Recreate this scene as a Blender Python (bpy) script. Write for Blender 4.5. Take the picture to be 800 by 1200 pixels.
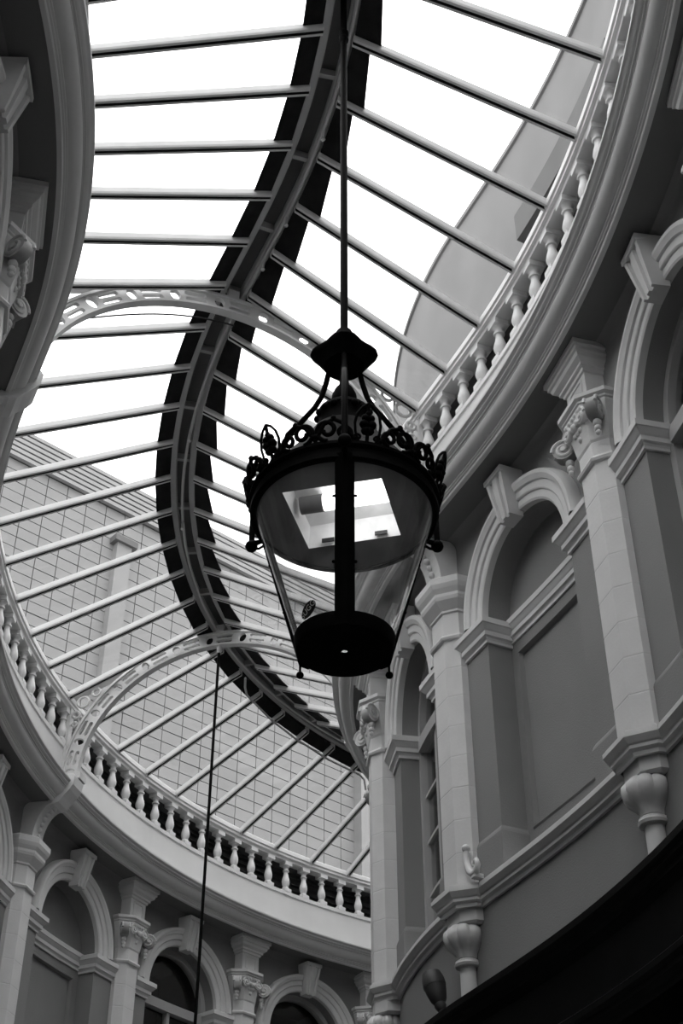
import bpy, bmesh, math, random
from mathutils import Vector, Matrix
from mathutils.geometry import delaunay_2d_cdt

random.seed(4)
for o in list(bpy.data.objects):
    bpy.data.objects.remove(o, do_unlink=True)
SC = bpy.context.scene
COL = SC.collection
PI = math.pi

# ------------------------------------------------------------------ camera, sky, exposure
EYE = 1.6                                   # all heights below are given above the eye, +EYE in world
FPX, ZENITH = 1636.03, -1471.93
PITCH = math.atan(FPX / (600 - ZENITH))
cam = bpy.data.cameras.new('camera')
cam.sensor_fit = 'VERTICAL'; cam.sensor_height = 36.0; cam.lens = FPX / 1200 * 36.0
cam.clip_end = 300
camo = bpy.data.objects.new('camera', cam); COL.objects.link(camo)
camo.location = (0, 0, EYE); camo.rotation_euler = (PI / 2 + PITCH, 0, 0)
SC.camera = camo
world = bpy.data.worlds.new('overcast_sky'); SC.world = world
world.use_nodes = True
bg = world.node_tree.nodes['Background']
wt = world.node_tree; _tc = wt.nodes.new('ShaderNodeTexCoord'); _sx = wt.nodes.new('ShaderNodeSeparateXYZ')
wt.links.new(_tc.outputs['Generated'], _sx.inputs[0])
_mr = wt.nodes.new('ShaderNodeMapRange')                    # overcast sky: zenith three times the horizon
_mr.inputs['From Min'].default_value = 0; _mr.inputs['From Max'].default_value = 1
_mr.inputs['To Min'].default_value = 0.4; _mr.inputs['To Max'].default_value = 1.2
wt.links.new(_sx.outputs['Z'], _mr.inputs['Value']); wt.links.new(_mr.outputs[0], bg.inputs[0])
bg.inputs[1].default_value = 1.0
SC.view_settings.view_transform = 'Standard'; SC.view_settings.look = 'None'
SC.view_settings.gamma = 1.0; SC.view_settings.use_curve_mapping = False
SC.view_settings.exposure = 2.1

# ------------------------------------------------------------------ materials
def mat(name, g, rough=0.6, var=0.08, scale=3.0, bump=0.0, bscale=60.0, spec=0.4, metal=0.0):
    m = bpy.data.materials.new(name); m.use_nodes = True
    nt = m.node_tree; b = nt.nodes['Principled BSDF']
    b.inputs['Roughness'].default_value = rough; b.inputs['Metallic'].default_value = metal
    b.inputs['Specular IOR Level'].default_value = spec
    tc = nt.nodes.new('ShaderNodeTexCoord')
    n = nt.nodes.new('ShaderNodeTexNoise'); n.inputs['Scale'].default_value = scale
    n.inputs['Detail'].default_value = 6
    nt.links.new(tc.outputs['Object'], n.inputs['Vector'])
    r = nt.nodes.new('ShaderNodeMapRange')
    r.inputs['From Min'].default_value = 0.3; r.inputs['From Max'].default_value = 0.7
    r.inputs['To Min'].default_value = g * (1 - var); r.inputs['To Max'].default_value = g * (1 + var)
    nt.links.new(n.outputs['Fac'], r.inputs['Value'])
    nt.links.new(r.outputs['Result'], b.inputs['Base Color'])
    if bump:
        n2 = nt.nodes.new('ShaderNodeTexNoise'); n2.inputs['Scale'].default_value = bscale
        n2.inputs['Detail'].default_value = 4
        nt.links.new(tc.outputs['Object'], n2.inputs['Vector'])
        bp = nt.nodes.new('ShaderNodeBump'); bp.inputs['Strength'].default_value = bump
        bp.inputs['Distance'].default_value = 0.01
        nt.links.new(n2.outputs['Fac'], bp.inputs['Height'])
        nt.links.new(bp.outputs['Normal'], b.inputs['Normal'])
    return m

def glass_mat(name, tint=0.93, dirt_haze=0.03, refl=1.0, dscale=2.0, dg=0.8):
    m = bpy.data.materials.new(name); m.use_nodes = True
    nt = m.node_tree; nt.nodes.clear()
    out = nt.nodes.new('ShaderNodeOutputMaterial')
    tr = nt.nodes.new('ShaderNodeBsdfTransparent'); tr.inputs[0].default_value = (tint, tint, tint, 1)
    gl = nt.nodes.new('ShaderNodeBsdfGlossy'); gl.inputs['Roughness'].default_value = 0.02
    fr = nt.nodes.new('ShaderNodeFresnel')                      # same reflectance from both faces of a thin pane
    ge = nt.nodes.new('ShaderNodeNewGeometry'); ir = nt.nodes.new('ShaderNodeMapRange')
    ir.inputs['To Min'].default_value = 1.45; ir.inputs['To Max'].default_value = 1 / 1.45
    nt.links.new(ge.outputs['Backfacing'], ir.inputs['Value']); nt.links.new(ir.outputs[0], fr.inputs['IOR'])
    mu = nt.nodes.new('ShaderNodeMath'); mu.operation = 'MULTIPLY'; mu.inputs[1].default_value = refl
    nt.links.new(fr.outputs[0], mu.inputs[0])
    mx = nt.nodes.new('ShaderNodeMixShader')
    nt.links.new(mu.outputs[0], mx.inputs[0]); nt.links.new(tr.outputs[0], mx.inputs[1]); nt.links.new(gl.outputs[0], mx.inputs[2])
    df = nt.nodes.new('ShaderNodeBsdfDiffuse'); df.inputs[0].default_value = (dg, dg, dg, 1)
    tc = nt.nodes.new('ShaderNodeTexCoord'); n = nt.nodes.new('ShaderNodeTexNoise')
    n.inputs['Scale'].default_value = dscale; n.inputs['Detail'].default_value = 5
    nt.links.new(tc.outputs['Object'], n.inputs['Vector'])
    r = nt.nodes.new('ShaderNodeMapRange'); r.inputs['From Min'].default_value = 0.35; r.inputs['From Max'].default_value = 0.8
    r.inputs['To Min'].default_value = 0.0; r.inputs['To Max'].default_value = dirt_haze * 2
    nt.links.new(n.outputs['Fac'], r.inputs['Value'])
    mx2 = nt.nodes.new('ShaderNodeMixShader')
    nt.links.new(r.outputs[0], mx2.inputs[0]); nt.links.new(mx.outputs[0], mx2.inputs[1]); nt.links.new(df.outputs[0], mx2.inputs[2])
    nt.links.new(mx2.outputs[0], out.inputs[0])
    return m

def emit_mat(name, strength):
    m = bpy.data.materials.new(name); m.use_nodes = True
    nt = m.node_tree; nt.nodes.clear()
    out = nt.nodes.new('ShaderNodeOutputMaterial'); e = nt.nodes.new('ShaderNodeEmission')
    e.inputs[1].default_value = strength; nt.links.new(e.outputs[0], out.inputs[0])
    return m

M_STONE = mat('painted_stone', 0.68, 0.55, 0.05, 4.0, 0.12, 40)
M_CORN = mat('painted_cornice', 0.64, 0.5, 0.05, 2.0, 0.06, 30)
M_WALL = mat('wall_paint', 0.24, 0.7, 0.05, 2.0, 0.25, 90)
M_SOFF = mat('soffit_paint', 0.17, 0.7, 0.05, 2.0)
M_BLACK = mat('black_gloss_paint', 0.004, 0.4, 0.3, 6.0, spec=0.06)
M_IRON = mat('black_iron', 0.004, 0.6, 0.3, 12.0, 0.1, 50, spec=0.03)
M_RIB = mat('rib_paint', 0.55, 0.5, 0.06, 5.0)
M_BAR = mat('bar_paint', 0.5, 0.45, 0.06, 6.0)
M_SLOT = mat('slot_shade_cable_black', 0.015, 0.8, 0.1)  # paints the shade inside the bar slots; also the black of the cable
M_RIDGE = mat('ridge_paint', 0.33, 0.5, 0.08, 3.0)
M_RIDGED = mat('ridge_recess', 0.1, 0.7, 0.1)
M_LEAD = mat('dark_flashing', 0.012, 0.9, 0.3, 8.0, spec=0.1)
M_PIPE = mat('conduit', 0.42, 0.4, 0.05)
M_GLASS = glass_mat('roof_glass', 0.95, 0.03, 1.0, 2.5)
M_LGLASS = glass_mat('lantern_glass', 0.93, 0.14, 1.0, 7.0, 0.7)  # diffuse film paints lamp-lit haze and reflection onto the pane, besides some dirt
M_WGLASS = glass_mat('window_glass', 0.8, 0.0, 1.0)
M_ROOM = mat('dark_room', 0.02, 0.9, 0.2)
M_FRAME = mat('window_frame_paint', 0.45, 0.5, 0.05)
M_REND = mat('outside_render', 0.185, 0.85, 0.12, 1.3, 0.2, 12)
M_REND2 = mat('outside_render_dark', 0.11, 0.85, 0.12, 2.0)
M_BLOCK = mat('pale_block', 0.225, 0.8, 0.06, 1.2)
M_MORT = mat('block_joint', 0.125, 0.9, 0.1)
M_COPE = mat('coping_metal', 0.225, 0.5, 0.06)
M_FLOOR = mat('floor_stone', 0.25, 0.5, 0.2, 1.5)
M_SHOP = mat('shopfront_timber', 0.08, 0.4, 0.2)
M_LOUV = mat('louvre_dark', 0.07, 0.7, 0.2)
M_REFL = mat('lamp_reflector_grey', 0.14, 0.5, 0.1, 5)
M_RECESS = mat('lamp_recess_white', 0.8, 0.35, 0.02)
M_TUBE = emit_mat('lamp_tube', 2.0)
M_STICK = mat('sticker_black', 0.01, 0.5, 0.1)
M_LETTER = mat('sticker_letters', 0.75, 0.5, 0.02)
M_SPOT = mat('uplighter_grey', 0.05, 0.5, 0.15)

# ------------------------------------------------------------------ the plan curve of the arcade (ridge line)
XI, YI, PHI, K1, H1, H2, KA, SA, KB = -0.9581, 8.7911, 0.4314, 0.1243, 0.7954, -0.7903, 0.1156, 4.9493, 0.1365
DS = 0.02
def sm(a, b, s): return 1 / (1 + math.exp(-(s - a) / b))
def integ(sign, kf, L):
    x, y, p = XI, YI, PHI; out = []
    for i in range(int(round(L / DS))):
        s = (i + .5) * DS; k = kf(s)
        p2 = p + sign * DS * k * .5
        x += -math.sin(p2) * DS * sign; y += math.cos(p2) * DS * sign
        p += sign * DS * k
        out.append((x, y, p))
    return out
near = integ(-1, lambda s: K1 * sm(H1, .15, s) * (1 - sm(5.2, .3, s)), 12)
far = integ(1, lambda s: -(KA * sm(H2, .15, s) * (1 - sm(SA, .5, s)) + KB * sm(SA, .5, s)), 15)
CUR = near[::-1] + [(XI, YI, PHI)] + far
S0, S1 = -5.0, 22.0                          # s = 7 is the point of inflection
def cur(s):
    t = (s - S0) / DS; i = max(0, min(len(CUR) - 2, int(t))); f = t - i
    a, b = CUR[i], CUR[i + 1]
    return tuple(a[k] + (b[k] - a[k]) * f for k in range(3))
def XY(s, d):
    x, y, p = cur(s)
    return Vector((x + math.cos(p) * d, y + math.sin(p) * d))
def P(s, d, z):
    v = XY(s, d); return (v.x, v.y, z + EYE)
def frame(s, d, z=0.0):
    """origin on the side d, local y pointing to the middle of the arcade"""
    x, y, p = cur(s); sg = 1 if d > 0 else -1
    o = (-sg * math.cos(p), -sg * math.sin(p))
    return Vector(P(s, d, z)), math.atan2(-o[0], o[1])
def stretch(s, d):
    return (XY(s + .05, d) - XY(s - .05, d)).length / .1

# ------------------------------------------------------------------ mesh helpers
class MB:
    def __init__(self): self.v = []; self.f = []; self.m = []
    def add(self, vs, fs, mi=0):
        n = len(self.v); self.v += [tuple(v) for v in vs]
        self.f += [tuple(i + n for i in f) for f in fs]; self.m += [mi] * len(fs)
        return self
    def box(self, x0, x1, y0, y1, z0, z1, mi=0):
        vs = [(x, y, z) for z in (z0, z1) for y in (y0, y1) for x in (x0, x1)]
        return self.add(vs, [(0, 2, 3, 1), (4, 5, 7, 6), (0, 1, 5, 4), (2, 6, 7, 3), (0, 4, 6, 2), (1, 3, 7, 5)], mi)
    def grid(self, rows, closed_u=False, closed_v=False, mi=0):
        """rows: list of equally long point lists"""
        nu, nv = len(rows), len(rows[0]); vs = [p for r in rows for p in r]; fs = []
        for i in range(nu if closed_u else nu - 1):
            for j in range(nv if closed_v else nv - 1):
                a, b = i, (i + 1) % nu; c, d = j, (j + 1) % nv
                fs.append((a * nv + c, b * nv + c, b * nv + d, a * nv + d))
        return self.add(vs, fs, mi)
    def lathe(self, prof, n=20, cx=0, cy=0, mi=0, fn=None, cap=True):
        rows = []
        for r, z in prof:
            row = []
            for k in range(n):
                a = 2 * PI * k / n; rr = r * (fn(a, z) if fn else 1)
                row.append((cx + rr * math.cos(a), cy + rr * math.sin(a), z))
            rows.append(row)
        self.grid(rows, False, True, mi)
        if cap:
            for row in (rows[0], rows[-1]): self.add(row, [tuple(range(n))], mi)
        return self
    def tube(self, pts, r, n=8, mi=0, flat=None):
        pts = [Vector(p) for p in pts]; rows = []; N = len(pts)
        up = Vector((0.013, 0.021, 1))
        for i, p in enumerate(pts):
            t = (pts[min(i + 1, N - 1)] - pts[max(i - 1, 0)]).normalized()
            if abs(t.dot(up.normalized())) > .97: up = Vector((1, 0.1, 0.02)) if abs(t.x) < .9 else Vector((0, 1, 0))
            a = t.cross(up).normalized(); b = t.cross(a).normalized(); up = -b
            rr = r[i] if isinstance(r, (list, tuple)) else r
            rows.append([p + a * rr * math.cos(2 * PI * k / n) + b * rr * math.sin(2 * PI * k / n) for k in range(n)])
        self.grid(rows, False, True, mi)
        for row in (rows[0], rows[-1]): self.add(row, [tuple(range(n))], mi)
        return self
    def ball(self, c, r, n=12, mi=0, sz=1.0):
        prof = [(max(1e-4, r * math.sin(PI * i / 8)), c[2] - r * sz * math.cos(PI * i / 8)) for i in range(9)]
        return self.lathe(prof, n, c[0], c[1], mi)
    def extrude(self, poly, y0, y1, mi=0, axis='y'):
        """poly in (x,z) extruded along y, or (y,z) along x"""
        n = len(poly)
        if axis == 'y': vs = [(a, y0, b) for a, b in poly] + [(a, y1, b) for a, b in poly]
        elif axis == 'x': vs = [(y0, a, b) for a, b in poly] + [(y1, a, b) for a, b in poly]
        else: vs = [(a, b, y0) for a, b in poly] + [(a, b, y1) for a, b in poly]
        fs = [tuple(range(n)), tuple(range(n, 2 * n))] + [(i, (i + 1) % n, n + (i + 1) % n, n + i) for i in range(n)]
        return self.add(vs, fs, mi)
    def build(self, name, mats, parent=None, smooth=False, angle=None):
        me = bpy.data.meshes.new(name); me.from_pydata(self.v, [], self.f)
        for m in (mats if isinstance(mats, (list, tuple)) else [mats]): me.materials.append(m)
        me.polygons.foreach_set('material_index', self.m)
        bm = bmesh.new(); bm.from_mesh(me)
        bmesh.ops.recalc_face_normals(bm, faces=bm.faces); bm.to_mesh(me); bm.free()
        if smooth:
            me.polygons.foreach_set('use_smooth', [True] * len(me.polygons))
            if angle: me.set_sharp_from_angle(angle=math.radians(angle))
        me.update()
        o = bpy.data.objects.new(name, me); COL.objects.link(o)
        if parent: o.parent = parent
        return o

def tag(o, label=None, cat=None, group=None, kind=None):
    if label: o['label'] = label
    if cat: o['category'] = cat
    if group: o['group'] = group
    if kind: o['kind'] = kind
    return o
def empty(name, loc=(0, 0, 0), rz=0, **k):
    o = bpy.data.objects.new(name, None); COL.objects.link(o)
    o.location = loc; o.rotation_euler = (0, 0, rz); o.empty_display_size = .1
    return tag(o, **k)
def copy_tree(o, parent=None):
    c = o.copy(); COL.objects.link(c)
    if parent: c.parent = parent
    for ch in list(o.children): copy_tree(ch, c)
    return c

def srange(a, b, step=.12):
    n = max(1, int(math.ceil(abs(b - a) / step))); return [a + (b - a) * i / n for i in range(n + 1)]
def sweep(mb, prof, a, b, sg=1, step=.12, closed=False, mi=0, ends=False):
    rows = [[P(s, sg * d, z) for d, z in prof] for s in srange(a, b, step)]
    mb.grid(rows, False, closed, mi)
    if ends:
        for r in (rows[0], rows[-1]): mb.add(r, [tuple(range(len(r)))], mi)
    return mb
def mould(mb, path, prof, sg, mi=0, ends=True):
    """mitred moulding along a plan path (world xy); prof (out, z); 'out' to the left of the path when sg=1"""
    pts = [Vector(p) for p in path]; q = [pts[0]]
    for p in pts[1:]:
        if (p - q[-1]).length > 1e-4: q.append(p)
    pts = q; N = len(pts); rows = []
    for i, p in enumerate(pts):
        def nrm(a, b):
            t = (b - a).normalized(); return Vector((-t.y, t.x)) * sg
        if i == 0: n = nrm(pts[0], pts[1])
        elif i == N - 1: n = nrm(pts[-2], pts[-1])
        else:
            n1, n2 = nrm(pts[i - 1], p), nrm(p, pts[i + 1]); n = (n1 + n2)
            n = n / max(.35, (1 + n1.dot(n2)))
        rows.append([(p.x + n.x * o, p.y + n.y * o, z + EYE) for o, z in prof])
    mb.grid(rows, False, False, mi)
    if ends:
        for r in (rows[0], rows[-1]): mb.add(r, [tuple(range(len(r)))], mi)
    return mb

# ------------------------------------------------------------------ levels (above the eye) and offsets from the ridge line
D_WALL, D_BACK = 2.20, 2.42
Z_FASC, Z_STR, Z_SPR, Z_SOF, Z_NOSE = 3.40, 4.18, 6.30, 7.385, 7.60
Z_BALB, Z_BALT, Z_RAIL, Z_RIDGE, SLOPE = 8.19, 8.65, 8.81, 9.60, 0.45
def zbar(d): return 9.555 - SLOPE * abs(d)
SIDE = {1: 'right', -1: 'left'}
# pilasters: (s, kind)   kind 1 = scroll capital, 2 = moulded capital with bracket carrying a roof rib
PIL = {1: [(2.95, 1), (5.05, 1), (7.30, 2), (10.0, 1), (12.3, 1)],
       -1: [(1.75, 1), (4.62, 1), (6.95, 2), (8.85, 1), (10.78, 1), (12.72, 2), (14.63, 1), (16.42, 1), (18.2, 1)]}
# bays: (s0, s1, kind) kind 'w' window, 'p' blind panel, 'x' plain
BAY = {1: [(2.95, 5.05, 'w', 4.08), (5.05, 7.30, 'p', 6.12), (7.30, 10.0, 'w', 8.6), (10.0, 12.3, 'p', 11.15)],
       -1: [(1.75, 4.62, 'w', 3.17), (4.62, 6.95, 'p', 5.8), (6.95, 8.85, 'w', 7.9), (8.85, 10.78, 'w', 9.82), (10.78, 12.72, 'w', 11.75),
            (12.72, 14.63, 'p', 13.68), (14.63, 16.42, 'w', 15.53), (16.42, 18.2, 'w', 17.32), (18.2, 20.0, 'p', 19.1)]}
RUN = {1: (-5.0, 21.5), -1: (-5.0, 21.5)}

# ------------------------------------------------------------------ floor, ground storey, ends
mb = MB(); sweep(mb, [(-2.6, -EYE), (2.6, -EYE)], -5, 22, 1, .3)
tag(mb.build('floor', M_FLOOR), 'worn grey stone floor of the arcade', kind='structure')
for sg in (1, -1):
    a, b = RUN[sg]
    mb = MB(); sweep(mb, [(2.45, -EYE), (2.45, 2.70)], a, b, sg, .3)
    tag(mb.build('wall_shopfront_' + SIDE[sg], M_SHOP), 'dark shopfront wall of the ground storey', kind='structure')
    mb = MB()
    sweep(mb, [(2.22, 3.380), (1.97, 3.340), (1.94, 3.320), (1.94, 3.275), (1.97, 3.260), (1.97, 3.235), (2.0, 3.220), (2.0, 3.190),
               (2.05, 3.145), (2.06, 2.860), (2.045, 2.845), (2.045, 2.810), (2.075, 2.795), (2.075, 2.760), (2.11, 2.730), (2.11, 2.690), (2.5, 2.690)], a, b, sg, .1)
    tag(mb.build('trim_shop_fascia_' + SIDE[sg], M_BLACK, smooth=True, angle=25), 'black moulded shop fascia running below the painted upper wall', kind='structure')
for nm, s in (('near', -5.0), ('far', 22.0)):  # unseen end walls added to keep stray light out, the far one taller
    mb = MB(); hz = 8.2 if s < 0 else 11.6
    mb.add([P(s, -3, -EYE), P(s, 3, -EYE), P(s, 3, hz), P(s, -3, hz)], [(0, 1, 2, 3)])
    tag(mb.build('wall_' + nm, M_WALL), 'unseen plain wall added to block light at the %s end of the arcade' % nm, kind='structure')

# ------------------------------------------------------------------ upper walls with arched bays
def bay_geo(sg, s0, s1, sc):
    g = stretch(sc, sg * D_WALL)
    half = min((sc - s0), (s1 - sc)) * g
    ro = max(.55, min(.90, half - .215)); w = ro - .235
    return g, ro, w
WALL = {}
win_n = 0
for sg in (1, -1):
    a, b = RUN[sg]
    mb = MB()
    sweep(mb, [(D_WALL, 3.3), (D_WALL, 4.06)], a, b, sg, .12)
    cov = sorted(BAY[sg])
    # plain stretches with no bay in view
    edges = [a] + [x for t in cov for x in (t[0], t[1])] + [b]
    for i in range(0, len(edges), 2):
        if edges[i + 1] - edges[i] > .01:
            sweep(mb, [(D_WALL, 4.06), (D_WALL, 7.30)], edges[i], edges[i + 1], sg, .12)
    for (s0, s1, kd, sc) in cov:
        g, ro, w = bay_geo(sg, s0, s1, sc)
        rz = .66
        sweep(mb, [(D_WALL, 4.06), (D_WALL, 7.30)], s0, sc - w / g, sg, .1)
        sweep(mb, [(D_WALL, 4.06), (D_WALL, 7.30)], sc + w / g, s1, sg, .1)
        n = 36; rows = []
        arch = [(-w * math.cos(PI * i / n), Z_SPR + rz * math.sin(PI * i / n)) for i in range(n + 1)]
        mb.grid([[P(sc + x / g, sg * D_WALL, z), P(sc + x / g, sg * D_WALL, 7.30)] for x, z in arch])
        # reveal
        line = [(-w, 4.06)] + arch + [(w, 4.06)]
        mb.grid([[P(sc + x / g, sg * D_WALL, z), P(sc + x / g, sg * (D_BACK + .1), z)] for x, z in line])
    # cove between wall and soffit
    cove = [(D_WALL, 7.30)] + [(D_WALL - .085 * (1 - math.cos(t)), 7.30 + .085 * math.sin(t)) for t in (.3, .6, .9, 1.2, PI / 2)]
    sweep(mb, cove, a, b, sg, .12)
    W = mb.build('wall_' + SIDE[sg], M_WALL, smooth=True, angle=30)
    tag(W, 'grey painted upper wall with arched bays on the %s' % ('convex side of the bend' if sg > 0 else 'outer side of the bend'), kind='structure')
    WALL[sg] = W
    # soffit + cornice
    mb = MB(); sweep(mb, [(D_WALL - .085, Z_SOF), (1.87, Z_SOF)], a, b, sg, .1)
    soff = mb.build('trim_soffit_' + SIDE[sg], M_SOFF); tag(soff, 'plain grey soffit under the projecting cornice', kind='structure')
    ov = [(1.805 - .085 * math.sin(t), 7.435 + .085 * (1 - math.cos(t))) for t in [PI / 2 * i / 6 for i in range(7)]]
    cy = [(1.70 - .046 * (i / 6) - .012 * math.sin(2 * PI * i / 6), 7.548 + .05 * i / 6) for i in range(7)]
    prof = [(1.87, Z_SOF), (1.87, 7.372), (1.838, 7.372), (1.832, 7.38), (1.832, 7.397), (1.818, 7.401), (1.818, 7.413), (1.805, 7.417), (1.805, 7.43)] + ov + \
           [(1.716, 7.52), (1.716, 7.534), (1.70, 7.538)] + cy + [(1.652, 7.604), (1.652, 7.622), (1.665, 7.63), (1.70, 7.636), (1.70, 7.648), (1.74, 7.655), (1.74, 7.668), (1.89, 7.69)]
    mb = MB(); sweep(mb, prof, a, b, sg, .08)
    tag(mb.build('trim_cornice_' + SIDE[sg], M_CORN, smooth=True, angle=28), 'pale moulded cornice sweeping along the top of the %s wall' % SIDE[sg], kind='structure')
    # string course that breaks forward round each pilaster
    path = []
    ps = sorted(PIL[sg]); ss = a; PO = [(-.205, 0), (-.205, .058), (-.11, .16), (.11, .16), (.205, .058), (.205, 0)]
    for (s, k) in ps:
        g = stretch(s, sg * D_WALL)
        for t in srange(ss, s - .3 / g, .1): path.append(XY(t, sg * D_WALL))
        for x, o in PO: path.append(XY(s + x / g, sg * (D_WALL - o)))
        ss = s + .3 / g
    for t in srange(ss, b, .1): path.append(XY(t, sg * D_WALL))
    mb = MB()
    mould(mb, path, [(0, 4.02), (.022, 4.02), (.026, 4.045), (.05, 4.06), (.05, 4.082), (.062, 4.09), (.088, 4.125), (.088, 4.155), (.07, 4.162), (.07, 4.178), (0, 4.19)], sg)
    tag(mb.build('trim_string_course_' + SIDE[sg], M_STONE), 'moulded string course below the arched bays, stepping round each pilaster', kind='structure')
    # bay dressings
    for (s0, s1, kd, sc) in cov:
        g, ro, w = bay_geo(sg, s0, s1, sc); rz0 = .66; rzo = .895
        Q = lambda x, d, z: P(sc + x / g, sg * d, z)
        def xy(x, d): return XY(sc + x / g, sg * d)
        # archivolt: profile over the width of the ring (f 0..1, out)
        pr = [(-.012, -.02), (-.012, .035), (.06, .045), (.30, .045), (.32, .06), (.36, .066), (.62, .066), (.64, .085), (.70, .09), (.80, .105), (.93, .105), (.97, .09), (1, .05), (1, 0)]
        rows = []
        for i in range(37):
            t = PI * i / 36
            rows.append([Q(-(w + f * (ro - w)) * math.cos(t), D_WALL - o, Z_SPR + (rz0 + f * (rzo - rz0)) * math.sin(t)) for f, o in pr])
        MB().grid(rows).build('archivolt', M_STONE, W, True, 28)
        # keystone: fluted wedge
        kb = MB(); zt, zb = 7.335, Z_SPR + rz0 - .06
        xs = [-1, -.72, -.66, -.3, -.24, .24, .3, .66, .72, 1]
        os_ = [0, 0, -.022, -.022, 0, 0, -.022, -.022, 0, 0]
        rows = []
        for z, hw, o in ((zb, .085, .0), (zb, .085, .13), (zt - .05, .125, .20), (zt - .05, .135, .215), (zt, .14, .215), (zt, .14, 0)):
            rows.append([Q(x * hw, D_WALL - max(0, o + (e if o > 0 and hw < .13 else 0)), z) for x, e in zip(xs, os_)])
        kb.grid(rows)
        for e in (0, -1): kb.add([r[e] for r in rows], [tuple(range(len(rows)))])
        kb.add([r for r in rows[0]], [tuple(range(len(xs)))])
        kb.build('keystone', M_STONE, W)
        # imposts on both piers with a return into the reveal, pier bases
        IMP = [(0, 6.10), (.02, 6.10), (.02, 6.125), (.03, 6.14), (.05, 6.15), (.05, 6.19), (.06, 6.20), (.085, 6.235), (.095, 6.24), (.095, 6.29), (.08, 6.30), (0, 6.305)]
        BAS = [(0, 4.19), (.022, 4.19), (.022, 4.48), (.016, 4.50), (0, 4.53)]
        pe0, pe1 = (s0 - sc) * g + .2, (s1 - sc) * g - .2
        for e, pe in ((-1, pe0), (1, pe1)):
            if abs(pe) < w + .02: pe = e * (w + .05)
            pth = [xy(pe + (e * w - pe) * i / 3, D_WALL) for i in range(4)] + [xy(e * w, D_BACK)]
            m1 = MB(); mould(m1, pth, IMP, sg * (1 if e < 0 else -1)); m1.build('impost', M_STONE, W)
            m2 = MB(); mould(m2, pth, BAS, sg * (1 if e < 0 else -1)); m2.build('pier_base', M_WALL, W)
        n = 36
        arch = [(-w * math.cos(PI * i / n), Z_SPR + rz0 * math.sin(PI * i / n)) for i in range(n + 1)]
        if kd == 'p':
            # blind panel: tympanum, sunk rectangular field, impost band across
            pw, z0, z1 = w * .86, 4.50, 6.04
            tb = MB()
            tb.grid([[Q(x, D_BACK, Z_SPR - .2), Q(x, D_BACK, z)] for x, z in arch])
            tb.build('tympanum', M_WALL, W)
            fb = MB(); xs2 = [-w + 2 * w * i / 8 for i in range(9)]
            px = [-pw + 2 * pw * i / 8 for i in range(9)]
            fb.grid([[Q(x, D_BACK, z1), Q(x * w / pw, D_BACK, Z_SPR - .15)] for x in px])
            fb.grid([[Q(x * w / pw, D_BACK, 4.10), Q(x, D_BACK, z0)] for x in px])
            for e in (-1, 1): fb.add([Q(e * w, D_BACK, 4.10), Q(e * w, D_BACK, Z_SPR - .15), Q(e * pw, D_BACK, z1), Q(e * pw, D_BACK, z0)], [(0, 1, 2, 3)])
            fb.build('panel_frame', M_WALL, W)
            sb = MB(); st = [(0, 0), (.012, -.012), (.03, -.012), (.045, .03)]      # inset, out (negative = proud)
            for (i0, o0), (i1, o1) in zip(st[:-1], st[1:]):
                def ring(i, o):
                    xx = [(-pw + i) + 2 * (pw - i) * k / 8 for k in range(9)]
                    return [Q(x, D_BACK + o, z0 + i) for x in xx] + [Q(x, D_BACK + o, z1 - i) for x in reversed(xx)]
                sb.grid([ring(i0, o0), ring(i1, o1)], False, True)
            i, o = st[-1]; xx = [(-pw + i) + 2 * (pw - i) * k / 8 for k in range(9)]
            sb.grid([[Q(x, D_BACK + o, z0 + i), Q(x, D_BACK + o, z1 - i)] for x in xx])
            sb.build('sunk_panel', M_WALL, W)
            pth = [xy(-w + 2 * w * i / 8, D_BACK) for i in range(9)]
            m1 = MB(); mould(m1, pth, [(o * .75, z + .03) for o, z in IMP], sg); m1.build('panel_impost', M_STONE, W)
        elif kd == 'w':
            win_n += 1
            wr = empty('window_%d' % win_n, P(sc, sg * D_BACK, 4.2), 0, kind='structure',
                       label='arched window with dark panes and pale frame set in the upper wall')
            off = Vector(P(sc, sg * D_BACK, 4.2))
            def wbuild(mbx, nm, m, par=wr):
                o = mbx.build(nm, m, par)
                o.data.transform(Matrix.Translation(-off)); return o
            dF = D_BACK
            def solid(poly_in, poly_out, d0, d1):
                m_ = MB(); rows = [[Q(x, d0, z) for x, z in poly_out], [Q(x, d0, z) for x, z in poly_in], [Q(x, d1, z) for x, z in poly_in]]
                m_.grid(rows); return m_
            fw = .07
            inn = [(x * (w - fw) / w, Z_SPR + (z - Z_SPR) * (rz0 - fw) / rz0) for x, z in arch]
            wbuild(solid([(-(w - fw), 4.2)] + inn + [((w - fw), 4.2)], [(-w, 4.2)] + arch + [(w, 4.2)], dF - .05, dF + .05), 'window_frame', M_FRAME)
            zt = 6.20
            def bar(x0, x1, z0, z1, nm, dd=.035):
                m_ = MB(); k = 6
                xs_ = [x0 + (x1 - x0) * i / k for i in range(k + 1)]
                rows = [[Q(x, dF - dd, z0), Q(x, dF - dd, z1), Q(x, dF + .04, z1), Q(x, dF + .04, z0)] for x in xs_]
                m_.grid(rows, False, True); m_.add(rows[0], [(0, 1, 2, 3)]); m_.add(rows[-1], [(0, 1, 2, 3)]); wbuild(m_, nm, M_FRAME)
            bar(-(w - fw), w - fw, zt - .06, zt + .06, 'transom', .07)
            bar(-(w - fw), w - fw, 4.2, 4.30, 'bottom_rail')
            bar(-.025, .025, 4.30, zt - .06, 'mullion')
            zs = [4.30, 4.78, 5.26, 5.70, zt - .06]
            for z in zs[1:-1]:
                bar(-(w - fw), -.025, z - .014, z + .014, 'glazing_bar', .015); bar(.025, w - fw, z - .014, z + .014, 'glazing_bar', .015)
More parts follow.
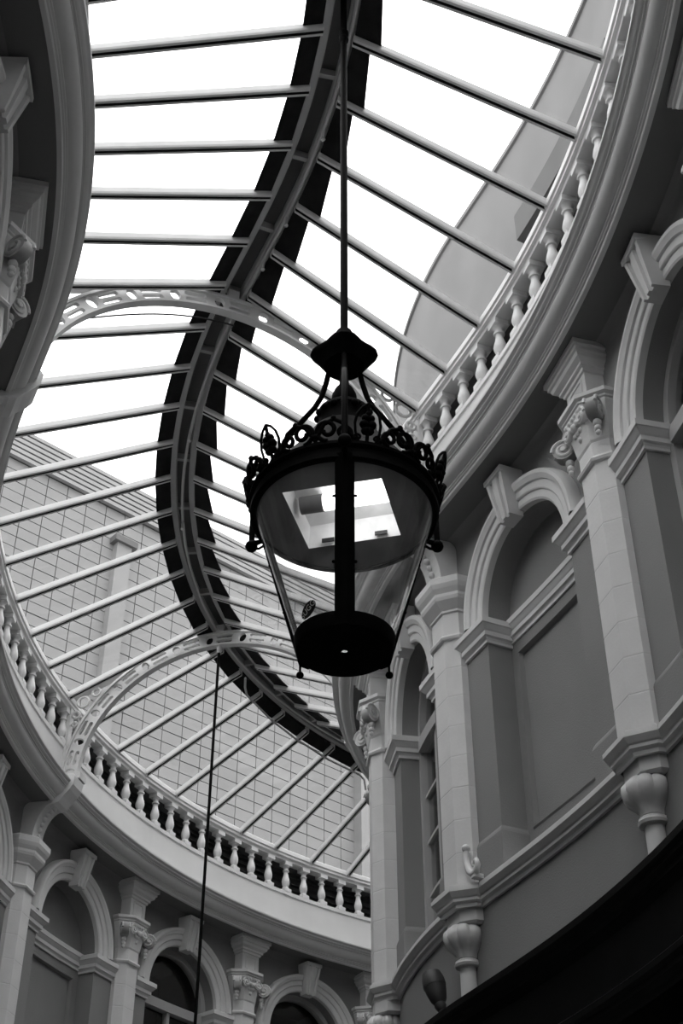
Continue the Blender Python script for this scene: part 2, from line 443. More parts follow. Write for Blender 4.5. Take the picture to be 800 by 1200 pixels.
            for z0_, z1_ in zip(zs[:-1], zs[1:]):
                for x0_, x1_ in ((-(w - fw), -.025), (.025, w - fw)):
                    m_ = MB(); m_.grid([[Q(x0_ + (x1_ - x0_) * i / 3, dF + .01, z0_), Q(x0_ + (x1_ - x0_) * i / 3, dF + .01, z1_)] for i in range(4)])
                    wbuild(m_, 'glass_pane', M_WGLASS)
            m_ = MB(); m_.grid([[Q(x, dF + .01, zt + .05), Q(x, dF + .01, z)] for x, z in inn]); wbuild(m_, 'glass_pane', M_WGLASS)
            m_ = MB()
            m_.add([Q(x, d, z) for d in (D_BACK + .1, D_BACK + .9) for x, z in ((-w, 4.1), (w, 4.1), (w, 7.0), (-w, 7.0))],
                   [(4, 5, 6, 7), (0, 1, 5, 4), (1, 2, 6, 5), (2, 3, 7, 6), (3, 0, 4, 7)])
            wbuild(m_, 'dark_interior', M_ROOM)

# ------------------------------------------------------------------ pilasters
OCT = [(-.24, 0), (-.24, .055), (-.13, .165), (.13, .165), (.24, .055), (.24, 0)]
def octo(k, extra=0.0):
    """half-octagon outline grown by extra"""
    e = extra
    return [(-.198 - e, -.06), (-.198 - e, .06 + e * .41), (-.105 - e * .41, .155 + e), (.105 + e * .41, .155 + e), (.198 + e, .06 + e * .41), (.198 + e, -.06)]
def octo_stack(mb, prof):
    """prof: (extra, z)"""
    rows = [[(x, y, z) for x, y in octo(0, e)] for e, z in prof]
    mb.grid(rows, False, False)
    for r in (rows[0], rows[-1]): mb.add(r, [tuple(range(6))])
    return mb
def spiral(mb, c, ax, ay, az, r, th, turns=1.6, n=30, r_end=.18, wid=.022):
    """flat scroll: tube wound in the plane (ax, ay) about c plus a disc body"""
    c, ax, ay, az = Vector(c), Vector(ax), Vector(ay), Vector(az)
    pts = []
    for i in range(n + 1):
        t = i / n; rr = r * (1 - (1 - r_end) * t); a = 2 * PI * turns * t
        pts.append(c + ax * rr * math.cos(a) + ay * rr * math.sin(a) + az * th * .5)
    mb.tube(pts, wid * .6, 6)
    # body
    k = 14
    for rad, t in ((r * .96, th * .5), (r * .22, th * .5 + wid * .7)):
        ring = [c + (ax * math.cos(2 * PI * i / k) + ay * math.sin(2 * PI * i / k)) * rad for i in range(k)]
        a_ = [p + az * t for p in ring]; b_ = [p - az * th * .5 for p in ring]
        mb.add(a_ + b_, [tuple(range(k)), tuple(range(k, 2 * k))] + [(i, (i + 1) % k, k + (i + 1) % k, k + i) for i in range(k)])
    return mb

def make_pilaster(kind):
    root = empty('pilaster', (0, 0, 0))
    zb = 4.185
    # shaft in stone drums with thin joints
    ztop = 6.34; n = 8; h = (ztop - zb) / n; blk = None
    for i in range(n):
        if blk is None:
            m = MB(); e = .0018
            octo_stack(m, [(-e, 0), (-e, .004), (0, .008), (0, h - .006), (-e, h - .002), (-e, h)])
            blk = m.build('shaft_block', M_STONE, root)
            o = blk
        else:
            o = blk.copy(); COL.objects.link(o)
        o.location = (0, 0, zb + i * h)
    m = MB(); octo_stack(m, [(0, 6.335), (.022, 6.34), (.03, 6.36), (.022, 6.38), (0, 6.385)]); m.build('neck_ring', M_STONE, root)
    if kind == 1:
        m = MB(); octo_stack(m, [(0, 6.38), (0, 6.52), (.01, 6.54), (.02, 6.6), (.05, 6.75), (.075, 6.82), (.075, 6.84)]); cap = m.build('capital', M_STONE, root)
        m = MB(); octo_stack(m, [(.06, 6.835), (.085, 6.85), (.085, 6.865), (.11, 6.88), (.11, 6.915), (.04, 6.925)]); m.build('abacus', M_STONE, cap)
        for sx in (-1, 1):
            # corner volute, standing on the diagonal, and one on the flank
            d = Vector((sx * .7071, .7071, 0)); t = Vector((-sx * .7071, .7071, 0))
            m = MB(); c = Vector((sx * .235, .165, 6.715)) + d * .02
            spiral(m, c, d, Vector((0, 0, 1)), t, .092, .085); spiral(m, c, d, Vector((0, 0, 1)), -t, .092, .085)
            m.build('volute', M_STONE, cap, True, 40)
            m = MB()
            for i, (r, z) in enumerate(((.034, 6.60), (.029, 6.55), (.022, 6.51))): m.ball((sx * .235, .16, z), r, 8)
            m.build('leaf_drop', M_STONE, cap, True)
        for sx in (-1, 1):
            m = MB(); spiral(m, (sx * .115, .195, 6.755), (sx, 0, 0), (0, 0, 1), (0, 1, 0), .062, .05); m.build('face_scroll', M_STONE, cap, True, 40)
        m = MB()
        for i in range(9): m.ball((-.2 + .05 * i, .215 - .022 * max(0, abs(i - 4) - 2) * 1.6, 6.815), .024, 8)
        m.build('egg_band', M_STONE, cap, True)
        m = MB()
        for i in range(5): m.ball((-.1 + .05 * i, .195 + .01 * (2 - abs(i - 2)), 6.76 - .012 * (2 - abs(i - 2))), .032, 8)
        for i in range(3): m.ball((-.04 + .04 * i, .185, 6.69), .026, 8)
        m.ball((0, .175, 6.63), .024, 8)
        m.build('carved_swag', M_STONE, cap, True)
        # block above the capital and its moulded cap against the soffit
        m = MB(); m.box(-.155, .155, -.02, .16, 6.92, 7.18)
        blkp = m.build('entablature_block', M_STONE, root)
        m = MB(); st = [(-.10, 6.975), (-.085, 6.985), (-.085, 7.115), (-.10, 7.125)]
        m.box(-.10, .10, .16, .168, 6.965, 6.98); m.box(-.10, .10, .16, .168, 7.125, 7.14); m.box(-.10, -.085, .16, .168, 6.98, 7.125); m.box(.085, .10, .16, .168, 6.98, 7.125)
        m.build('sunk_panel_bead', M_STONE, blkp)
        m = MB()
        pr = [(.0, 7.17), (.015, 7.175), (.02, 7.20), (.04, 7.21), (.04, 7.235), (.075, 7.26), (.085, 7.29), (.10, 7.30), (.10, 7.335), (.12, 7.34), (.12, 7.386)]
        rows = [[(-.155 - e, -.02, z), (-.155 - e, .16 + e, z), (.155 + e, .16 + e, z), (.155 + e, -.02, z)] for e, z in pr]
        m.grid(rows); m.add(rows[0], [(0, 1, 2, 3)]); m.add(rows[-1], [(0, 1, 2, 3)])
        m.build('block_cornice', M_STONE, root)
    else:
        m = MB(); octo_stack(m, [(0, 6.38), (0, 6.60), (.015, 6.61), (.015, 6.63), (.04, 6.66), (.075, 6.70), (.085, 6.73), (.085, 6.76), (.11, 6.80), (.125, 6.84), (.125, 6.90), (.09, 6.93), (.02, 6.95)])
        m.build('capital', M_STONE, root)
        # console bracket swinging out to the cornice
        arc = [(.165 + .21 * (1 - math.cos(t)), 6.94 + .40 * math.sin(t)) for t in [PI / 2 * i / 10 for i in range(11)]]
        pol = [(-.02, 6.94)] + arc + [(.40, 7.37), (-.02, 7.385)]
        m = MB(); m.extrude(pol, -.13, .13, axis='x'); br = m.build('console_bracket', M_STONE, root)
        m = MB()
        for i in range(7):
            t = PI / 2 * (i + .8) / 8; m.ball((0, .165 + .21 * (1 - math.cos(t)) + .008, 6.94 + .40 * math.sin(t) - .006), .028 + .004 * (i % 2), 8)
        m.build('carved_drop', M_STONE, br, True)
        m = MB(); pol = [(.30, 7.34), (.37, 7.33), (.43, 7.35), (.48, 7.42), (.55, 7.50), (.585, 7.56), (.60, 7.66), (.57, 7.70), (.30, 7.72)]
        m.extrude(pol, -.125, .125, axis='x'); m.build('cornice_shoe', M_STONE, root)
    # corbel below the string course
    m = MB(); octo_stack(m, [(-.005, 4.06), (-.005, 3.935), (-.03, 3.92)]); m.build('corbel_block', M_STONE, root)
    m = MB()
    prof = [(.05, 3.69), (.074, 3.70), (.082, 3.73), (.115, 3.765), (.15, 3.80), (.168, 3.845), (.164, 3.89), (.125, 3.93)]
    m.lathe(prof, 60, 0, .05, fn=lambda a, z: 1 + .13 * (math.sqrt(abs(math.cos(5 * a))) - .8) * (1 if z > 3.77 else .3))
    m.build('gadrooned_urn', M_STONE, root, True, 50)
    m = MB(); m.lathe([(.065, 3.635), (.09, 3.642), (.097, 3.66), (.09, 3.67), (.09, 3.682), (.07, 3.695)], 20, 0, .05); m.build('collar_ring', M_STONE, root, True, 40)
    m = MB(); m.lathe([(.06, 3.33), (.06, 3.64)], 20, 0, .05); m.build('stem', M_STONE, root, True, 40)
    return root
PLAB = {(1, 12.3): 'scroll-capped pilaster past the wall bend, beyond a second blind panel',
        (-1, 1.75): 'scroll-capped pilaster under the near cornice, before its first arched window',
        (-1, 8.85): 'scroll-capped pilaster between two windows, next after the near bracket-topped pilaster',
        (-1, 10.78): 'scroll-capped pilaster between two windows, just before the rib-carrying far pilaster',
        (-1, 18.2): 'scroll-capped far pilaster after the second dark arched window',
        (1, 2.95): 'scroll-capped pilaster beyond the arched window, away from the blind panel',
        (1, 5.05): 'scroll-capped pilaster between the blind panel and the arched window, urn corbel below',
        (1, 7.30): 'bracket-topped pilaster with a white scroll hook beside its base',
        (1, 10.0): 'scroll-capped pilaster at the turn where the wall bends out of sight',
        (-1, 4.62): 'shaded scroll-capped pilaster under the dark soffit of the near cornice',
        (-1, 6.95): 'bracket-topped pilaster whose shoe pokes out below the near cornice',
        (-1, 12.72): 'bracket-topped pilaster on the far wall carrying the roof rib foot',
        (-1, 14.63): 'scroll-capped far pilaster between the blind arch and the dark window',
        (-1, 16.42): 'scroll-capped far pilaster between two dark arched windows'}
proto = {1: None, 2: None}
for sg in (1, -1):
    for s, k in PIL[sg]:
        if (sg, s) not in PLAB: continue
        if proto[k] is None: proto[k] = make_pilaster(k); o = proto[k]
        else: o = copy_tree(proto[k])
        loc, rz = frame(s, sg * (D_WALL + .005 - (.055 if (sg, s) == (1, 10.0) else 0)), 0)
        o.location = loc; o.rotation_euler = (0, 0, rz)
        tag(o, PLAB[(sg, s)], 'pilaster', 'pilasters of the upper walls')

# ------------------------------------------------------------------ balustrades
def make_baluster():
    h = Z_BALT - Z_BALB
    m = MB(); m.box(-.062, .062, -.062, .062, 0, .05); m.box(-.066, .066, -.066, .066, h - .055, h)
    pr = [(.05, .05), (.055, .06), (.05, .072), (.036, .08), (.045, .10), (.058, .14), (.060, .17), (.052, .21), (.038, .26), (.032, .30), (.034, .315), (.048, .32), (.05, .335), (.036, .345),
          (.034, .36), (.038, .38), (.052, .40), (.058, h - .055)]
    m.lathe(pr, 12); o = m.build('baluster', M_STONE, None, True, 40)
    return o
bal0 = None
BR = {1: (1.0, 10.5), -1: (-1.0, 20.5)}
for sg in (1, -1):
    a, b = BR[sg]
    root = empty('balustrade', P((a + b) / 2, sg * 1.94, 7.69), 0,
                 label='pale balustrade of turned balusters above the %s cornice' % ('near convex' if sg > 0 else 'concave outer'), cat='balustrade', group='balustrades above the cornices')
    inv = Matrix.Translation(-Vector(root.location))
    def bb(m, nm, mt, sm_=False):
        o = m.build(nm, mt, root, sm_, 30); o.data.transform(inv); return o
    m = MB(); sweep(m, [(1.88, 7.66), (1.88, Z_BALB - .055), (1.865, Z_BALB - .05), (1.865, Z_BALB), (2.02, Z_BALB), (2.02, 7.66)], a, b, sg, .12, ends=True); bb(m, 'plinth', M_CORN)
    m = MB(); sweep(m, [(1.865, Z_BALT), (1.86, Z_BALT + .03), (1.835, Z_BALT + .045), (1.835, Z_BALT + .075), (1.82, Z_BALT + .09), (1.82, Z_RAIL - .012), (1.824, Z_RAIL - .006), (2.02, Z_RAIL - .09), (2.04, Z_RAIL - .11), (2.04, Z_BALT + .03), (2.0, Z_BALT)], a, b, sg, .1, True, ends=True); bb(m, 'handrail', M_CORN)
    # balusters at even spacing along the rail
    s = a + .15
    while s < b - .1:
        if bal0 is None: bal0 = make_baluster(); o = bal0
        else: o = bal0.copy(); COL.objects.link(o)
        loc, rz = frame(s, sg * 1.925, Z_BALB)
        o.parent = root; o.location = loc - Vector(root.location); o.rotation_euler = (0, 0, rz)
        s += .345 / stretch(s, sg * 1.94)

# gutter floors, dark louvre screen behind the outer balustrade, outside wall behind the convex one
for sg in (1, -1):
    a, b = RUN[sg]
    m = MB(); sweep(m, [(2.0, 8.16), (2.42, 8.16), (2.42, 7.2)], a, b, sg, .15); sweep(m, [(1.98, 8.73), (2.42, 8.66)], a, b, sg, .15)
    tag(m.build('trim_gutter_' + SIDE[sg], M_REND2), 'gutter floor behind the balustrade', kind='structure')
root = empty('louvre_screen', P(14, -2.2, 8.2), 0, label='dark horizontal louvres behind the far balusters under the roof edge', cat='louvre')
inv = Matrix.Translation(-Vector(root.location))
for i in range(5):
    z = 8.2 + i * .1
    m = MB(); sweep(m, [(2.16, z), (2.20, z + .075), (2.21, z + .07), (2.17, z - .005)], -4.9, 21.4, -1, .15, True)
    m.build('louvre_slat', M_LOUV, root).data.transform(inv)
m = MB(); sweep(m, [(2.26, 8.16), (2.26, 8.76)], -4.9, 21.4, -1, .15); m.build('louvre_backing', M_LOUV, root).data.transform(inv)

m = MB(); sweep(m, [(2.40, 8.0), (2.40, 11.53), (2.375, 11.54), (2.375, 11.6), (2.7, 11.62), (2.7, 8.0)], -5, 21.9, 1, .12)
ow = m.build('wall_outside_right', M_REND); tag(ow, 'pale rendered storey wall rising outside the glass roof', kind='structure')
m = MB(); sweep(m, [(2.39, 9.98), (2.28, 10.0), (2.28, 10.34), (2.39, 10.36)], 4.3, 5.85, 1, .1, True, ends=True)
m.build('outside_ledge', M_REND2, ow)

# ------------------------------------------------------------------ glazed roof
roof = empty('ceiling', P(9, 0, Z_RIDGE), 0, label='curved glass roof with ridge beam and glazing bars', kind='structure')
rinv = Matrix.Translation(-Vector(roof.location))
def rb(m, nm, mt, par=None, smooth=False):
    o = m.build(nm, mt, par or roof, smooth, 35); o.data.transform(rinv if par is None or par is roof else Matrix.Translation(-Vector(roof.location)))
    return o
RA, RB_ = -4.9, 20.9
m = MB()
for e in (-1, 1): sweep(m, [(e * .065, 9.60), (e * .075, 9.585), (e * .125, 9.585), (e * .135, 9.60), (e * .135, 9.72), (e * .065, 9.72)], RA, RB_, 1, .08, True, ends=True)
rb(m, 'ridge_beam', M_RIDGE)
m = MB(); sweep(m, [(-.07, 9.69), (.07, 9.69)], RA, RB_, 1, .1); rb(m, 'ridge_recess', M_RIDGED)
m = MB(); sweep(m, [(-.27, 9.545), (-.13, 9.61), (0, 9.78), (.13, 9.61), (.27, 9.545)], RA, RB_, 1, .1); rb(m, 'ridge_cap', M_LEAD)
s = RA + .4
while s < RB_:
    m = MB(); m_ = [P(s + ds, d, z) for ds in (-.02, .02) for d, z in ((-.065, 9.615), (.065, 9.615), (.065, 9.69), (-.065, 9.69))]
    m.add(m_, [(0, 1, 2, 3), (4, 5, 6, 7), (0, 1, 5, 4), (1, 2, 6, 5), (2, 3, 7, 6), (3, 0, 4, 7)]); rb(m, 'noggin', M_RIDGE)
    s += .83
for sg in (1, -1):
    dend = 1.95
    BS = [(4.22 + .558 * i) if sg > 0 else (4.165 + .5645 * i) for i in range(-16, 31)]
    for i, s in enumerate(BS):
        if s > RB_ - .1 or s < RA: continue
        m = MB()
        # section: two light lips with a slot between them, its shade painted in as black (u along the ridge, h above bar line)
        sec = [(-.040, .075), (-.040, .02), (-.034, .0), (-.016, -.004), (-.012, .0), (-.012, .03), (.012, .03), (.012, .0), (.016, -.004), (.034, .0), (.040, .02), (.040, .075)]
        x, y, p = cur(s); T = Vector((-math.sin(p), math.cos(p)))
        rows = []
        for d in (.12, dend):
            c = XY(s, sg * d); rows.append([(c.x + T.x * u_, c.y + T.y * u_, zbar(d) + h + EYE) for u_, h in sec])
        nsec = len(sec)
        for j in range(nsec):
            k = (j + 1) % nsec
            m.add([rows[0][j], rows[1][j], rows[1][k], rows[0][k]], [(0, 1, 2, 3)], 1 if j in (4, 5, 6) else 0)
        m.add(rows[0], [tuple(range(nsec))]); m.add(rows[1], [tuple(range(nsec))])
        rb(m, 'glazing_bar', [M_BAR, M_SLOT])
        if i + 1 < len(BS) and BS[i + 1] < RB_ - .1:
            s2 = BS[i + 1]; m = MB()
            m.grid([[P(t, sg * d, zbar(d) + .07) for d in (.12, .7, 1.3, dend)] for t in (s, (s + s2) / 2, s2)])
            rb(m, 'glass_pane', M_GLASS)
            # dark flashing board at the head of the pane, laid stepped
            m = MB(); e0, e1 = (.285, .285)
            if sg > 0: e0, e1 = .26, .34
            q = [P(s + .01, sg * .13, zbar(.13) + .062), P(s + .01, sg * e0, zbar(e0) + .062), P(s2 - .01, sg * e1, zbar(e1) + .062), P(s2 - .01, sg * .13, zbar(.13) + .062)]
            q2 = [(a_, b_, c_ - .012) for a_, b_, c_ in q]
            m.add(q + q2, [(0, 1, 2, 3), (4, 5, 6, 7), (0, 1, 5, 4), (1, 2, 6, 5), (2, 3, 7, 6), (3, 0, 4, 7)])
            rb(m, 'flashing_board', M_LEAD)

# conduit on the underside of the ridge
def cd(s):
    b = sm(5.3, .25, s); return b * (.02 + .075 * math.cos((s - 6.6) / 6.0 * PI)) + (1 - b) * .10
pts = [P(t, cd(t), 9.565) for t in srange(-2, 17, .15)]
root = empty('ridge_conduit', pts[0], 0, label='thin pale conduit pipe running under the ridge beam', cat='conduit')
inv = Matrix.Translation(-Vector(root.location))
MB().tube(pts, .016, 8).build('pipe', M_PIPE, root, True).data.transform(inv)
for s in (5.1, 6.05, 6.6, 9.1, 10.6):
    q = Vector(P(s, cd(s), 9.565)); m = MB(); m.tube([q, q + Vector((0, 0, -.03)), q + Vector((0, 0, -.10))], [.016, .014, .014], 6); m.ball(q + Vector((0, 0, -.11)), .02, 8)
    m.build('pipe_outlet', M_PIPE, root, True).data.transform(inv)

# ------------------------------------------------------------------ roof ribs
def plate_cell():
    """one period of the pierced web: round hole and a pair of slots; u 0..1, v 0..1"""
    hole = []
    k = 14
    hole.append([(.2 + .115 * math.cos(2 * PI * i / k), .5 + .42 * math.sin(2 * PI * i / k)) for i in range(k)])
    for vc in (.27, .73):
        L = []
        for i in range(5): a = PI / 2 + PI * i / 4; L.append((.46 + .045 * math.cos(a), vc + .15 * math.sin(a)))
        for i in range(5): a = -PI / 2 + PI * i / 4; L.append((.86 + .045 * math.cos(a), vc + .15 * math.sin(a)))
        hole.append(L)
    vs = [(0, 0), (.25, 0), (.5, 0), (.75, 0), (1, 0), (1, 1), (.75, 1), (.5, 1), (.25, 1), (0, 1)]; ed = [(i, (i + 1) % 10) for i in range(10)]
    for h in hole:
        n = len(vs); vs += h; ed += [(n + i, n + (i + 1) % len(h)) for i in range(len(h))]
    V, E, F, *_ = delaunay_2d_cdt([Vector(v) for v in vs], ed, [], 0, 1e-6)
    def inside(p, poly):
        c = False; j = len(poly) - 1
        for i in range(len(poly)):
            if (poly[i][1] > p[1]) != (poly[j][1] > p[1]) and p[0] < (poly[j][0] - poly[i][0]) * (p[1] - poly[i][1]) / (poly[j][1] - poly[i][1]) + poly[i][0]: c = not c
            j = i
        return c
    tri = []
    for f in F:
        cx = sum(V[i][0] for i in f) / 3; cy = sum(V[i][1] for i in f) / 3
        if not any(inside((cx, cy), h) for h in hole): tri.append(tuple(f))
    return [tuple(v) for v in V], tri, hole
CELL = plate_cell()
AI, BI, AO, BO, ZC = 1.67, 1.56, 1.885, 1.755, 7.74
def arch_pt(u, v):
    t = PI * u; a = AI + (AO - AI) * v; b = BI + (BO - BI) * v
    return -a * math.cos(t), ZC + b * math.sin(t)
def make_rib():
    root = empty('roof_rib', (0, 0, 0))
    def band(v0, v1, hw, nm):
        m = MB(); rows = []
        for i in range(61):
            u = i / 60; p0, p1 = arch_pt(u, v0), arch_pt(u, v1)
            rows.append([(p0[0], -hw, p0[1]), (p0[0], hw, p0[1]), (p1[0], hw, p1[1]), (p1[0], -hw, p1[1])])
        m.grid(rows, False, True); m.add(rows[0], [(0, 1, 2, 3)]); m.add(rows[-1], [(0, 1, 2, 3)])
        return m.build(nm, M_RIB, root, True, 40)
    band(0, .13, .042, 'inner_flange'); band(.87, 1, .042, 'outer_flange')
    m = MB(); n = 13; V, T, H = CELL
    for k in range(n):
        for y in (-.022, .022):
            m.add([(lambda p: (p[0], y, p[1]))(arch_pt((k + v[0]) / n, .12 + .76 * v[1])) for v in V], T)
        for h in H:
            q = [arch_pt((k + a) / n, .12 + .76 * b) for a, b in h]
            m.grid([[(x, -.022, z) for x, z in q], [(x, .022, z) for x, z in q]], False, True)
    m.build('pierced_web', M_RIB, root)
    for e in (-1, 1):
        m = MB(); m.box(min(e * 1.845, e * 1.895), max(e * 1.845, e * 1.895), -.05, .05, 7.72, 8.87); m.build('spandrel_post', M_RIB, root)
        m = MB(); pol = [(e * 1.895, 8.87), (e * 1.895, 8.80), (e * 1.20, 9.10), (e * .98, 9.22), (e * .98, 9.26), (e * 1.20, 9.17)]
        m.extrude(pol, -.045, .045); m.build('spandrel_brace', M_RIB, root)
        for (x, z, r) in ((1.72, 8.77, .075), (1.79, 8.60, .045), (1.56, 8.89, .055), (1.80, 8.47, .03)):
            m = MB(); m.tube([(e * x + r * math.cos(2 * PI * i / 16), 0, z + r * math.sin(2 * PI * i / 16)) for i in range(17)], .016, 6)
            m.build('spandrel_ring', M_RIB, root, True)
        m = MB(); m.box(min(e * 1.60, e * 1.90), max(e * 1.60, e * 1.90), -.09, .09, 7.69, 7.77); m.build('foot', M_RIB, root)
    m = MB(); m.box(-.05, .05, -.03, .03, 9.48, 9.60); m.build('crown_hanger', M_RIB, root)
    return root
rib = None
for s, lb in ((7.10, 'white pierced iron roof rib passing behind the near lantern'), (12.78, 'white pierced iron roof rib with the long thin rod hanging from it'),
              (1.4, 'white pierced iron roof rib overhead behind the near lantern rod')):
    if rib is None: rib = make_rib(); o = rib
    else: o = copy_tree(rib)
    x, y, p = cur(s); o.location = (x, y, EYE); o.rotation_euler = (0, 0, p)
    tag(o, lb, 'roof rib', 'arched roof ribs')
# cable slung below the near rib
x, y, p = cur(7.1); pts = []
for i in range(25):
    t = i / 24; d = -1.55 + 1.6 * t; q = XY(7.16, d); pts.append((q.x, q.y, EYE + 8.62 + .62 * math.sin(PI / 2 * t)))
tag(MB().tube(pts, .008, 6).build('rib_cable', M_SLOT, None, True), 'thin dark cable looped beneath the near roof rib', 'cable')

# ------------------------------------------------------------------ far hanging rod and bent conduit
x, y, p = cur(12.78)
root = empty('hanging_rod', (x, y, EYE + 9.3), 0, label='long thin black rod hanging from the far roof rib', cat='hanging rod')
MB().tube([(0, 0, -.04), (0, 0, -7.2)], .017, 8).build('rod', M_IRON, root, True)
MB().tube([(0, 0, -.10), (0, 0, .0)], .03, 8).build('hook_plate', M_RIB, root, True)
MB().lathe([(.02, -7.2), (.09, -7.3), (.16, -7.6), (.30, -7.66), (.30, -7.72), (.17, -8.2), (.02, -8.25)], 16).build('pendant', M_IRON, root, True, 30)
pts = [P(13.42, .11, 9.2), P(13.62, .02, 9.2), P(13.8, -.04, 9.2), P(13.9, -.04, 9.2), P(14.5, -.05, 9.2), P(15.06, -.04, 9.2), P(15.8, -.02, 9.2), P(16.42, .02, 9.2), P(16.5, .03, 9.15), P(16.52, .04, 9.0)]
tag(MB().tube(pts, .014, 8).build('bent_conduit', M_RIDGE, None, True), 'thin bent conduit slung below the far roof glass', 'conduit')

# ------------------------------------------------------------------ the lantern
LX, LY = .016, 5.95
def az(a, r, z):
    """lantern coordinates: azimuth from the camera side, positive to the right"""
    t = math.radians(a); return (r * math.sin(t), -r * math.cos(t), z)
lan = empty('hanging_lantern', (LX, LY, EYE), 0, label='big black iron lantern with round glass body and lit lamp, hung on a rod', cat='lantern')
m = MB(); m.tube([(0, 0, 6.0), (0, 0, 9.68)], .024, 12); rod = m.build('rod', M_IRON, lan, True, 40)
MB().lathe([(.026, 9.12), (.036, 9.14), (.036, 9.17), (.028, 9.19), (.036, 9.21), (.036, 9.25), (.026, 9.27)], 14).build('rod_collar', M_IRON, rod, True, 40)
m = MB(); m.lathe([(.03, 6.085), (.048, 6.08), (.052, 6.04), (.062, 5.99), (.085, 5.945), (.13, 5.915), (.178, 5.90), (.18, 5.885), (.165, 5.86), (.12, 5.79), (.04, 5.80)], 30,
        fn=lambda a, z: 1 + (.13 * math.cos(4 * a) if 5.83 < z < 5.93 else 0)); m.build('top_cap', M_IRON, lan, True, 35)
for a in (0, 120, -120):
    pr = [(.095, 5.88), (.105, 5.80), (.125, 5.71), (.155, 5.62), (.20, 5.555), (.27, 5.50), (.37, 5.41), (.47, 5.28), (.55, 5.13), (.59, 5.0), (.60, 4.86), (.60, 4.72)]
    m = MB(); m.tube([az(a, r, z) for r, z in pr], .017, 8); arm = m.build('arm', M_IRON, lan, True)
    m = MB(); m.ball(az(a, .60, 4.69), .036, 12); m.build('arm_knob', M_IRON, arm, True)
    m = MB(); m.tube([az(a, .60, 4.705), az(a, .54, 4.70), az(a, .48, 4.695)], [.02, .013, .02], 8); m.tube([az(a, .60, 4.67), az(a, .55, 4.655), az(a, .48, 4.672)], .008, 6)
    m.build('arm_bracket', M_IRON, arm, True)
# roof of the lantern
MB().lathe([(.50, 4.76), (.47, 4.80), (.42, 4.87), (.34, 5.00), (.27, 5.10), (.22, 5.18), (.19, 5.24), (.175, 5.25)], 40, cap=False).build('lantern_roof', M_IRON, lan, True, 35)
ch = MB().lathe([(.16, 5.215), (.172, 5.23), (.172, 5.245), (.158, 5.26), (.152, 5.275), (.152, 5.375), (.16, 5.39), (.155, 5.41), (.12, 5.445), (.07, 5.47)], 32).build('chimney', M_IRON, lan, True, 30)
m = MB()
for k in range(16): m.ball((.152 * math.cos(2 * PI * k / 16), .152 * math.sin(2 * PI * k / 16), 5.375), .024, 8)
m.build('scalloped_band', M_IRON, ch, True)
MB().lathe([(.05, 5.46), (.068, 5.48), (.074, 5.515), (.072, 5.555), (.056, 5.60), (.03, 5.64), (.026, 5.68), (.02, 5.84)], 20).build('ball_finial', M_IRON, lan, True, 40)
# rim
MB().lathe([(.475, 4.655), (.50, 4.65), (.512, 4.66), (.512, 4.69), (.50, 4.70), (.50, 4.73), (.52, 4.745), (.52, 4.765), (.47, 4.78), (.47, 4.70)], 64, cap=False).build('rim', M_IRON, lan, True, 30)
# openwork cresting: six palmettes with pairs of scrolls between them
def on_rim(a0, u, h, lean=.28, r0=.515):
    """u metres along the rim from azimuth a0, h above it"""
    return az(a0 + math.degrees(u / r0), r0 + h * lean, 4.765 + h)
def scroll(a0, u0, r, flip, start=-90, turns=1.25, h0=None):
    pts = []
    for i in range(22):
        t = i / 21; a = math.radians(start + 360 * turns * t); rr = r * (1 - .7 * t)
        pts.append(on_rim(a0, u0 + flip * rr * math.cos(a), (h0 or r) + rr * math.sin(a)))
    return pts
for k in range(6):
    a0 = -47 + 60 * k
    m = MB()
    for e in (-1, 1):
        m.tube([on_rim(a0, e * u, h) for u, h in ((.045, 0), (.062, .05), (.066, .10), (.055, .15), (.03, .19), (0, .215))], .008, 6)
        for (u, h, r) in ((.012, .06, .024), (.02, .095, .026), (.014, .13, .022)): m.ball(on_rim(a0, e * u, h), r, 8)
        m.tube(scroll(a0, e * .05, .022, e), .007, 5)
    m.ball(on_rim(a0, 0, .155), .016, 8); m.tube([on_rim(a0, 0, 0), on_rim(a0, 0, .21)], .010, 6)
    m.build('palmette', M_IRON, lan, True)
    for j in range(2):
        m = MB(); c = a0 + 30 + (-11 if j == 0 else 11); e = 1 if j == 0 else -1
        m.tube(scroll(c, e * .035, .062, e), .013, 6); m.tube(scroll(c, -e * .05, .044, -e), .012, 6)
        m.tube([on_rim(c, -.10, .01), on_rim(c, -.05, .095), on_rim(c, 0, .12), on_rim(c, .05, .095), on_rim(c, .10, .01)], .013, 6)
        m.ball(on_rim(c, 0, .125), .016, 8); m.ball(on_rim(c, e * .09, .03), .018, 8)
        m.build('crest_scroll', M_IRON, lan, True)
